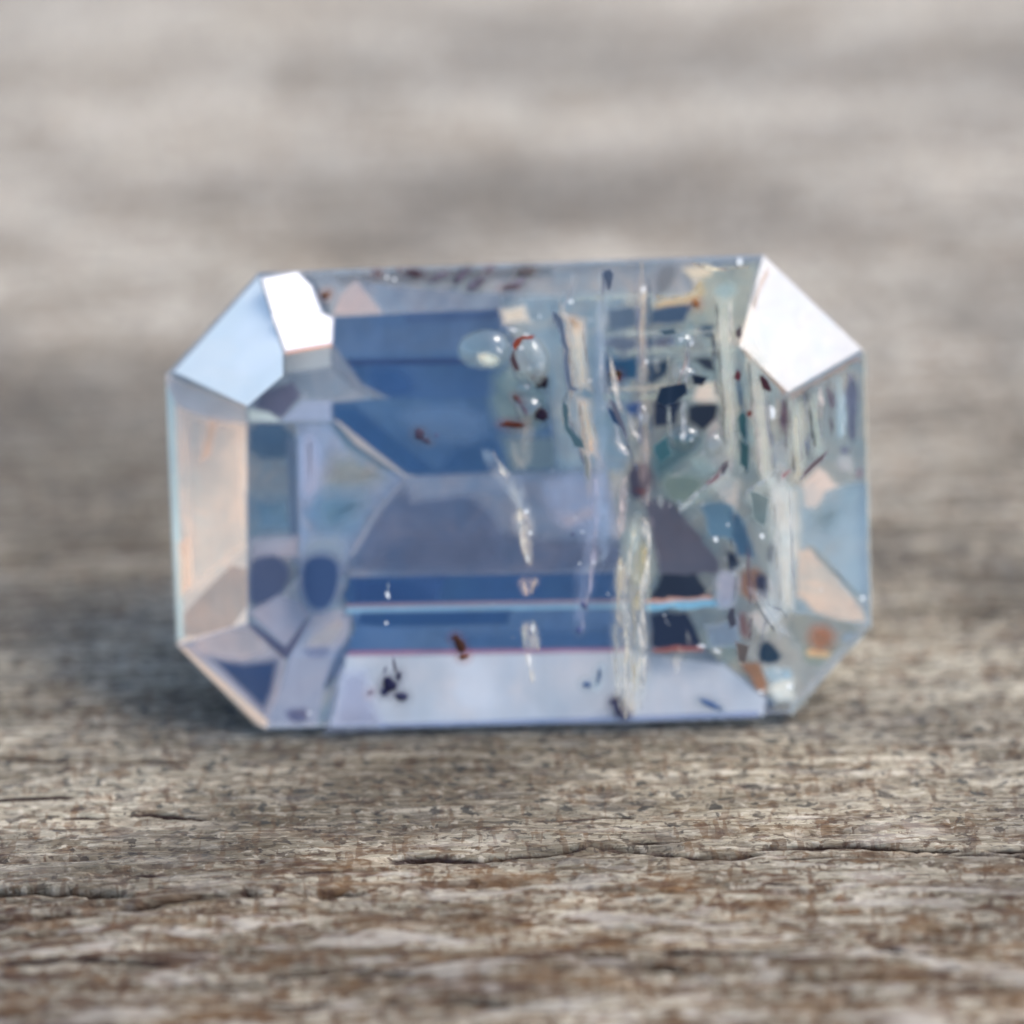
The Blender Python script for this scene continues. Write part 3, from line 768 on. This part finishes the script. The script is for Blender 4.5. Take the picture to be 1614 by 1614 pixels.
# crinkled healed cracks: ribbons of small tilted faces that catch the sun
def crack_mat(col, shine):
    key = (col, 'crack', shine)
    if key in _mats:
        return _mats[key]
    m = bpy.data.materials.new("healed_crack")
    Z = Nodes(m)
    c = tuple(min(0.92, max(x - g, 0.12 * x) / k) for x, k, g in zip(lin(col), LIGHT, SHEEN))
    f1, _ = Z.noise(Z.coords(scale=(1, 1, 0.3)), 46.0, 3, 0.6, 0.6)
    b = Z.mix(Z.ramp(f1, 0.35, 0.65), tuple(x * 0.5 for x in c), tuple(min(.92, x * 1.25) for x in c))
    df = Z.n("ShaderNodeBsdfDiffuse"); Z.set(df.inputs[0], b)
    gl = Z.n("ShaderNodeBsdfGlossy"); gl.inputs['Roughness'].default_value = 0.22
    Z.set(gl.inputs[0], Z.mix(0.5, b, (0.9, 0.9, 0.9)))
    mx = Z.n("ShaderNodeMixShader"); mx.inputs[0].default_value = shine
    Z.t.links.new(df.outputs[0], mx.inputs[1]); Z.t.links.new(gl.outputs[0], mx.inputs[2])
    tr = Z.n("ShaderNodeBsdfTransparent")
    f3, _ = Z.noise(Z.coords(scale=(1, 0.3, 0.22), loc=(col[0] * .1, 3, 0)), 34.0, 4, 0.65, 1.0)
    m2 = Z.n("ShaderNodeMixShader")
    Z.set(m2.inputs[0], Z.math('MULTIPLY', Z.attr("edge").outputs['Fac'], Z.ramp(f3, 0.40, 0.62)))
    Z.t.links.new(tr.outputs[0], m2.inputs[1]); Z.t.links.new(mx.outputs[0], m2.inputs[2])
    Z.set(Z.out.inputs[0], m2.outputs[0])
    _mats[key] = m
    return m
def crack(path, hw, col, shine=0.35, seed=0, crinkle=0.30, alpha=0.95, depth=None):
    rnd = random.Random(seed + int(path[0][0] * 3 + path[0][1]))
    _level[1] += 1
    w0 = GIRDLE + 0.004 + 0.0005 * _level[1] if depth is None else depth
    L = sum(math.hypot(path[i + 1][0] - path[i][0], path[i + 1][1] - path[i][1]) for i in range(len(path) - 1))
    n = max(3, int(L / (hw * 2.6 + 7)))
    xs_ = [p[0] for p in path]; ts = np.linspace(0, 1, len(path))
    rows, cols = [], 5
    for k in range(n + 1):
        t = k / n
        x = float(np.interp(t, ts, xs_)) + rnd.uniform(-.35, .35) * hw
        y = float(np.interp(t, ts, [p[1] for p in path])) + rnd.uniform(-.2, .2) * L / n
        wdt = hw * rnd.uniform(0.45, 1.25) * (0.35 if k in (0, n) else 1)
        rows.append([(x + (u + rnd.uniform(-.12, .12)) * wdt, y + rnd.uniform(-.3, .3) * L / n * (abs(u) < .9), w0 + rnd.uniform(-1, 1) * crinkle * hw / 1000, 0.0 if abs(u) > 1.2 else alpha) for u in (-1.4, -0.8, 0, 0.8, 1.4)])
    vs = [P(*v[:3]) for r in rows for v in r]
    fs = []
    for k in range(n):
        for i in range(cols - 1):
            q = [k * cols + i, (k + 1) * cols + i, (k + 1) * cols + i + 1, k * cols + i + 1]
            fs += [[q[0], q[1], q[2]], [q[0], q[2], q[3]]] if (k + i) % 2 else [[q[0], q[1], q[3]], [q[1], q[2], q[3]]]
    m_ = mesh_from("fracture", vs, fs)
    at_ = m_.attributes.new("edge", 'FLOAT', 'POINT')
    at_.data.foreach_set("value", [v[3] for r in rows for v in r])
    return link_obj("fracture", m_, crack_mat(col, shine), gem)
TEAL, INK, PALE, WARM, GOLD, SLATE, PLUM = (52, 84, 112), (22, 34, 66), (202, 204, 206), (190, 178, 166), (196, 182, 130), (96, 108, 136), (92, 76, 92)
for a in [([(1012, 418), (1013, 520), (1015, 640), (1020, 790)], 6, WARM, .4), ([(1004, 430), (1006, 600), (1010, 700)], 4, SLATE, .3), ([(1022, 440), (1024, 560), (1026, 690)], 4, TEAL, .3),
          ([(1136, 500), (1142, 610), (1154, 740)], 10, (182, 182, 184), .3), ([(1124, 520), (1128, 600), (1140, 690)], 4, INK, .25), ([(1162, 560), (1170, 660), (1178, 750)], 7, TEAL, .3),
          ([(1150, 470), (1152, 540)], 6, PALE, .3), ([(1184, 560), (1194, 660), (1206, 770)], 9, (184, 182, 188), .3), ([(1204, 580), (1212, 660), (1222, 740)], 6, SLATE, .3), ([(1228, 626), (1232, 740), (1236, 900)], 7, PALE, .35),
          ([(1238, 630), (1240, 700)], 6, PLUM, .2), ([(1252, 630), (1256, 740)], 6, (176, 176, 182), .3), ([(1270, 616), (1272, 720)], 5, SLATE, .3), ([(1292, 604), (1296, 700)], 5, (186, 182, 186), .3), ([(1306, 600), (1310, 690)], 4, PLUM, .25), ([(1338, 580), (1342, 720)], 6, (98, 100, 134), .3), ([(1326, 590), (1328, 700)], 4, (190, 204, 216), .4),
          ([(880, 470), (896, 560), (900, 610), (890, 650), (924, 720), (932, 780)], 7, (180, 174, 168), .3), ([(870, 486), (890, 540), (896, 606), (888, 640), (906, 690), (926, 740)], 4, (80, 90, 124), .25), ([(912, 500), (914, 600), (922, 700)], 6, (200, 192, 180), .35),
          ([(950, 424), (952, 520), (958, 620), (990, 700), (1004, 740)], 5, SLATE, .3), ([(944, 470), (950, 600), (972, 690), (990, 720)], 5, (188, 194, 206), .45), ([(962, 560), (980, 640), (1006, 700)], 6, PALE, .45),
          ([(940, 750), (938, 860), (926, 940), (918, 990)], 6, (170, 172, 200), .35), ([(985, 745), (984, 800), (976, 850)], 6, (192, 184, 190), .3),
          ([(778, 716), (806, 760), (824, 820), (836, 880), (838, 895)], 6, (210, 206, 204), .5), ([(818, 800), (828, 836), (834, 888)], 8, (220, 208, 198), .5), ([(822, 912), (830, 938)], 5, (220, 196, 186), .4), ([(846, 910), (838, 934)], 4, (220, 200, 188), .4),
          ([(824, 985), (830, 1025), (838, 1076)], 3.5, (222, 212, 192), .5), ([(840, 976), (848, 1024)], 5, (218, 208, 194), .5),
          ([(1012, 812), (1024, 850), (1020, 900), (1008, 960), (1014, 1030), (1010, 1120)], 8, (204, 206, 204), .45), ([(1000, 830), (992, 880), (984, 950), (990, 1040), (984, 1124)], 7, (186, 190, 186), .45), ([(1018, 860), (1006, 920), (998, 990), (1000, 1090)], 6, GOLD, .45),
          ([(980, 880), (974, 930), (978, 990)], 5, (206, 196, 160), .5), ([(1030, 870), (1024, 940), (1022, 1010)], 4, (180, 196, 190), .4), ([(972, 960), (970, 1040), (976, 1120)], 5, (168, 176, 180), .35),
          ([(1070, 806), (1100, 778), (1146, 744)], 5, (186, 200, 208), .45), ([(1166, 792), (1200, 762), (1224, 742)], 4, (184, 196, 206), .45), ([(1112, 764), (1136, 738), (1150, 724)], 4, PLUM, .3), ([(1262, 752), (1288, 722), (1306, 712)], 4, (108, 100, 120), .3),
          ([(1054, 560), (1052, 640), (1060, 720)], 4, (150, 160, 160), .35), ([(1086, 540), (1082, 600), (1076, 690)], 4, (168, 176, 184), .45), ([(1110, 480), (1098, 520), (1060, 640)], 3, (160, 140, 138), .3),
          ([(1150, 850), (1160, 900), (1156, 950)], 5, INK, .25), ([(1176, 850), (1186, 960), (1180, 1010)], 5, PLUM, .25), ([(1200, 880), (1212, 960), (1196, 1020)], 5, SLATE, .3), ([(1208, 900), (1230, 980), (1226, 1060)], 5, (190, 194, 208), .35),
          ([(1090, 420), (1140, 424), (1180, 418)], 5, (216, 206, 190), .4), ([(1036, 470), (1080, 466), (1104, 448)], 4, (206, 190, 150), .45), ([(900, 430), (910, 462), (890, 480)], 5, (190, 196, 206), .4),
          ([(612, 920), (610, 945)], 3, (214, 222, 226), .6)]:
    crack(a[0], a[1] * (0.75 if a[0][-1][1] > 900 else 0.95), a[2], a[3] * 0.8, alpha=0.78)
for x0, y0, x1, y1, h, c in [(1140, 470, 1152, 720, 11, (182, 182, 186)), (1192, 560, 1206, 760, 12, (184, 182, 188)), (1252, 630, 1258, 760, 8, (182, 182, 186)), (908, 500, 918, 610, 12, (196, 188, 178)),
                             (922, 630, 934, 720, 9, (196, 184, 176)), (1232, 760, 1240, 960, 14, (186, 190, 202)), (1196, 930, 1230, 1000, 14, (184, 184, 202)), (1282, 620, 1290, 720, 7, (176, 176, 180))]:
    crack([(x0 - h, y0 + 6), ((x0 + x1) / 2 - h * .9, (y0 + y1) / 2), (x1 - h * .7, y1 - 10)], 2.6, INK, 0.12, alpha=0.85)
    crack([(x0 + h * .9, y0 + 20), (x1 + h * .8, y1 - 30)], 1.8, SLATE, 0.12, alpha=0.7)
    sheet("fracture", [(x0 - h, y0), (x0 + h, y0 + 4), (x1 + h * .8, y1), (x1 - h * .6, y1 - 6)], c, 15, 0, w='in', alpha=0.58, mott=0.2)
for y0, y1, xa, xb, c in [(527, 522, 952, 1128, (186, 188, 198)), (556, 550, 952, 1160, (176, 178, 184)), (614, 606, 960, 1130, (184, 178, 166)), (626, 624, 952, 1090, (150, 164, 172)), (470, 462, 905, 1100, (178, 178, 180))]:
    Zn([(xa, y0 - 4), (xb, y1 - 4), (xb, y1 + 4), (xa, y0 + 4)], tuple(x * 0.92 for x in c), 7, 0, w='in', alpha=0.5, kind='veil', scale=14)
# dark pockets
for pts, c in [([(1040, 610), (1080, 604), (1086, 622), (1050, 640), (1034, 632)], (36, 66, 92)), ([(1090, 590), (1116, 596), (1108, 608), (1092, 606)], (40, 60, 84)), ([(1166, 690), (1182, 700), (1180, 740), (1168, 730)], (70, 94, 112)),
               ([(1030, 700), (1050, 690), (1060, 716), (1040, 730)], (66, 96, 118)), ([(1040, 520), (1064, 516), (1070, 528), (1046, 532)], (80, 96, 124)), ([(956, 640), (976, 650), (984, 676), (966, 668)], (60, 84, 132)), ([(1180, 770), (1214, 786), (1206, 830), (1186, 820)], (120, 132, 150)),
               ([(1146, 960), (1160, 956), (1162, 984), (1148, 990)], (84, 84, 108)), ([(1160, 1010), (1180, 1020), (1176, 1046), (1162, 1040)], (104, 96, 108))]:
    sheet("internal_facet", pts, c, 5, 0, w='in', mott=0.2)
# dark slits of the open fracture
def slit(pts, col, f=4):
    return sheet("fracture", pts, col, f, 1, w='in', mott=0.12)
slit([(868, 488), (882, 496), (894, 524), (896, 580), (900, 606), (914, 616), (902, 618), (888, 596), (888, 540)], (92, 100, 132))
slit([(886, 630), (896, 640), (898, 676), (924, 702), (922, 712), (900, 700), (886, 668)], (84, 104, 128))
slit([(918, 712), (926, 720), (932, 752), (926, 762), (920, 742)], (130, 130, 146))
slit([(948, 428), (966, 424), (966, 446), (960, 462), (954, 452)], (88, 98, 132))
slit([(960, 626), (972, 640), (994, 690), (984, 686), (968, 656)], (96, 98, 128))
slit([(1134, 744), (1146, 726), (1150, 736), (1140, 748)], (84, 76, 98))
slit([(1112, 762), (1134, 740), (1138, 748), (1118, 766)], (118, 104, 118), 6)
slit([(1160, 582), (1168, 586), (1168, 604), (1156, 598)], (84, 62, 74))
slit([(1162, 516), (1170, 512), (1168, 534), (1158, 530)], (92, 84, 100))
slit([(1196, 590), (1206, 592), (1218, 614), (1212, 620), (1200, 612)], (74, 56, 56))
slit([(1162, 650), (1178, 648), (1176, 700), (1166, 690)], (66, 92, 112), 8)
slit([(1178, 646), (1186, 648), (1184, 658), (1176, 656)], (106, 70, 74))
slit([(1288, 720), (1304, 710), (1306, 716), (1270, 752), (1262, 752)], (112, 102, 122))
slit([(1232, 746), (1246, 738), (1246, 746), (1234, 756)], (138, 116, 130), 5)

# ---- crystals: solid grains that break the surface
def crystal_mat(col, rough=0.35):
    col = tuple(x * 0.7 + y * 0.3 for x, y in zip(col, (60, 46, 44))) if col[0] > col[2] else col
    key = (col, 'crystal')
    if key in _mats:
        return _mats[key]
    m = bpy.data.materials.new("dark_crystal")
    Z = Nodes(m)
    f1, _ = Z.noise(Z.coords(), 70.0, 3, 0.6, 0.2)
    c = lin(col)
    p = Z.n("ShaderNodeBsdfPrincipled")
    Z.set(p.inputs['Base Color'], Z.mix(Z.ramp(f1, 0.35, 0.65), tuple(x * .45 for x in c), tuple(x * .80 for x in c)))
    p.inputs['Roughness'].default_value = 0.6
    p.inputs['Specular IOR Level'].default_value = 0.15
    Z.set(Z.out.inputs[0], p.outputs[0])
    _mats[key] = m
    return m
def grain(a, b, rx, ry, col, ang=0.0, jag=0.28, name="crystal_inclusion", seed=None, thick=0.5):
    if min(rx, ry) >= 4:                      # feathered halo, softens the grain's edge
        t_ = math.radians(ang)
        ring_ = [(a + (rx + 5) * math.cos(q) * math.cos(t_) - (ry + 5) * math.sin(q) * math.sin(t_), b + (rx + 5) * math.cos(q) * math.sin(t_) + (ry + 5) * math.sin(q) * math.cos(t_)) for q in (k * math.pi / 5 for k in range(10))]
        sheet("colour_zone", ring_, tuple(x * 0.8 + 22 for x in col), 13, 0, w=surface_w(a, b) - 0.006, alpha=0.6)
    rx, ry = rx * 0.88, ry * 0.88
    rnd = random.Random(seed if seed is not None else int(a * 7 + b * 13))
    vs, fs = [], []
    nu, nv = 9, 5
    w0 = surface_w(a, b)
    ca, sa = math.cos(math.radians(ang)), math.sin(math.radians(ang))
    rad = [1 + rnd.uniform(-jag, jag) for _ in range(nu)]
    for j in range(1, nv):
        ph = math.pi * j / nv
        for i in range(nu):
            t = 2 * math.pi * i / nu
            r = math.sin(ph) * rad[i] * (1 + rnd.uniform(-jag, jag) * 0.35)
            x, y = rx * r * math.cos(t), ry * r * math.sin(t)
            u, v = x * ca - y * sa, x * sa + y * ca
            vs.append(P(a + u, b + v, surface_w(a + u, b + v) + math.cos(ph) * min(rx, ry) * thick * 0.4 / 1000 ))
    for j in range(nv - 2):
        for i in range(nu):
            k = (i + 1) % nu
            fs.append([j * nu + i, j * nu + k, (j + 1) * nu + k, (j + 1) * nu + i])
    fs.append(list(range(nu))[::-1]); fs.append([(nv - 2) * nu + i for i in range(nu)])
    return link_obj(name, mesh_from(name, vs, fs, True), crystal_mat(col), gem)
for args in [
    # row along the upper edge
    (652, 431, 17, 6, (82, 62, 72), 8), (692, 436, 20, 6, (112, 104, 116), -28), (728, 434, 19, 7, (98, 90, 102), -48), (751, 447, 18, 8, (104, 98, 110), -35),
    (771, 425, 7, 4, (130, 112, 124), -40), (830, 428, 18, 8, (104, 98, 98), -4), (818, 444, 14, 5, (126, 120, 130), -30), (806, 452, 20, 4.5, (112, 86, 96), -8), (595, 430, 6, 4, (120, 84, 88), 0),
    (514, 465, 9, 5, (150, 96, 62), -32), (628, 425, 5, 3, (128, 96, 100), 0),
    # beside the open fracture
    (854, 602, 11, 13, (26, 14, 34), 10), (842, 594, 6, 7, (74, 62, 84), 0), (852, 652, 12, 15, (44, 30, 50), -15), (808, 669, 22, 7, (112, 46, 24), 2),
    (816, 630, 10, 5, (138, 88, 84), 45), (826, 646, 11, 4, (120, 94, 100), 60), (906, 510, 11, 5, (150, 106, 84), 45),
    (970, 590, 12, 7, (70, 48, 16), 0), (972, 596, 8, 6, (98, 22, 8), 0), (1097, 478, 7, 8, (172, 100, 40), -20),
    # in the blue step
    (661, 684, 9, 10, (86, 74, 92), 20), (672, 694, 10, 5, (88, 84, 104), 25), (688, 686, 4, 3, (100, 96, 126), 0),
    # lower strip
    (724, 1015, 9, 17, (84, 44, 26), -28), (716, 1006, 6, 5, (112, 68, 56), 0), (731, 1036, 9, 5, (146, 84, 36), -10),
    (613, 1078, 14, 14, (58, 58, 92), 0), (632, 1098, 12, 8, (92, 92, 124), 0), (606, 1090, 8, 9, (84, 84, 124), 0), (628, 1066, 6, 10, (80, 78, 112), 10), (584, 1092, 7, 4, (176, 160, 176), -30),
    (622, 1050, 2.5, 16, (110, 100, 124), -12), (607, 1056, 2, 9, (130, 128, 156), 20),
    (976, 1112, 13, 18, (66, 68, 112), 0), (968, 1106, 8, 7, (84, 84, 128), 0), (985, 1124, 10, 12, (92, 96, 138), 0),
    (925, 1079, 8, 6, (126, 150, 190), 10), (944, 1066, 4, 18, (160, 178, 206), 10), (921, 955, 6, 8, (80, 92, 138), -20), (913, 993, 5, 6, (92, 104, 146), 0), (903, 842, 3, 3, (88, 88, 120), 0),
    (1120, 1110, 22, 6, (112, 140, 186), 22),
]:
    grain(*args)
# pale round crystals with bright glints
def bubble(a, b, rx, ry, col, w=-0.008):
    vs, fs = [], []
    nu, nv = 18, 9
    for j in range(nv):
        ph = math.pi * 0.5 * j / (nv - 1) * 0.98 + 0.02
        for i in range(nu):
            t = 2 * math.pi * i / nu
            k = 1 + 0.08 * math.sin(3 * t + a)
            vs.append(P(a + rx * k * math.sin(ph) * math.cos(t), b + ry * k * math.sin(ph) * math.sin(t), w + min(rx, ry) / 1000 * 0.8 * math.cos(ph)))
    for j in range(nv - 1):
        for i in range(nu):
            k = (i + 1) % nu
            fs.append([j * nu + i, (j + 1) * nu + i, (j + 1) * nu + k, j * nu + k])
    return link_obj("crystal_inclusion", mesh_from("crystal_inclusion", vs, fs, True), bubble_m, gem)
bubble_m = bpy.data.materials.new("pale_crystal")
Z = Nodes(bubble_m)
gl = Z.n("ShaderNodeBsdfGlossy"); gl.inputs['Roughness'].default_value = 0.12; gl.inputs[0].default_value = (0.8, 0.82, 0.84, 1)
tr = Z.n("ShaderNodeBsdfTransparent")
lw = Z.n("ShaderNodeLayerWeight"); lw.inputs[0].default_value = 0.5
Z.set(tr.inputs[0], Z.mix(Z.ramp(lw.outputs['Facing'], 0.45, 0.85), (0.95, 0.95, 0.95), (0.30, 0.26, 0.28)))  # dark rim of total reflection put into the tint
mx = Z.n("ShaderNodeMixShader")
Z.set(mx.inputs[0], Z.ramp(lw.outputs['Facing'], 0.1, 0.9, 0.10, 0.30))
Z.t.links.new(tr.outputs[0], mx.inputs[1]); Z.t.links.new(gl.outputs[0], mx.inputs[2])
Z.set(Z.out.inputs[0], mx.outputs[0])
Zn([(720, 548), (735, 525), (775, 518), (806, 535), (804, 572), (770, 584), (728, 574)], (140, 154, 172), 10, 1, w='in', alpha=0.5)
Zn([(752, 560), (768, 556), (786, 564), (780, 576), (760, 574)], (214, 212, 204), 12, 1, w='in', alpha=.8)  # bright glint of the bubble, painted in
Zn([(806, 552), (818, 534), (846, 530), (866, 550), (866, 590), (846, 612), (820, 590)], (140, 146, 164), 8, 1, w='in', alpha=0.55)
Zn([(806, 545), (816, 530), (842, 527), (842, 533), (820, 538), (812, 556)], (128, 76, 64), 4, 1, w='in')
Zn([(804, 556), (812, 556), (822, 584), (812, 586), (804, 572)], (84, 74, 84), 6, 1, w='in')
for b_ in [(765, 550, 40, 30), (780, 558, 17, 15), (836, 570, 29, 39), (846, 586, 16, 20), (832, 645, 22, 26), (824, 612, 12, 10), (1078, 690, 26, 22), (1076, 590, 22, 18), (1074, 540, 24, 16), (1126, 700, 14, 20), (800, 524, 16, 12), (1012, 660, 14, 24)]:
    bubble(*b_, None)
# sparkling points
def spark(a, b, r, ang=0.0, l=1.0):
    r *= 0.62
    p = []
    for i in range(8):
        t = math.pi * 2 * i / 8
        x, y = r * math.cos(t), r * l * math.sin(t)
        c, s = math.cos(math.radians(ang)), math.sin(math.radians(ang))
        p.append((a + x * c - y * s, b + x * s + y * c))
    return mirror("internal_facet", p, (150, 156, 160), LEAN, r * 0.6, 0, w=surface_w(a, b) - 0.008, rough=0.40)
for a in [(769, 566, 7), (834, 580, 4), (833, 609, 5), (611, 938, 4, -20, 2.2), (609, 982, 4, 0, .8), (830, 806, 5), (836, 840, 4), (832, 880, 3, 0, 3), (840, 990, 3, 0, 3), (835, 1040, 2.5, -10, 6),
          (1073, 535, 4), (1090, 542, 3, 0, 2), (1075, 586, 5), (1077, 686, 6, 20, 1.6), (1090, 693, 3), (1128, 850, 5, -20, 1.4), (1201, 845, 5, -20, 1.4), (1360, 943, 7, 30, .5), (1010, 658, 4, 0, 2),
          (1018, 570, 5), (930, 600, 3), (918, 838, 2.5), (914, 888, 2.5), (935, 886, 2.5), (1166, 412, 5, 0, 2), (900, 475, 5), (830, 530, 6), (1216, 650, 9, -10, 2.0), (1200, 1090, 6, 0, .6), (1245, 1082, 6), (978, 895, 4), (1106, 1018, 10, 8, .3),
          (610, 437, 4), (622, 440, 4), (1130, 1026, 10, 20, .3), (1014, 456, 5, 0, 2), (822, 548, 5), (488, 1124, 4), (969, 610, 6, 30, 1.4)]:
    spark(*a)
rnd = random.Random(23)
for k in range(34):
    spark(rnd.triangular(560, 1340, 1120), rnd.uniform(450, 1090), rnd.uniform(1.2, 2.2), rnd.uniform(-30, 30), rnd.uniform(.5, 2.5))
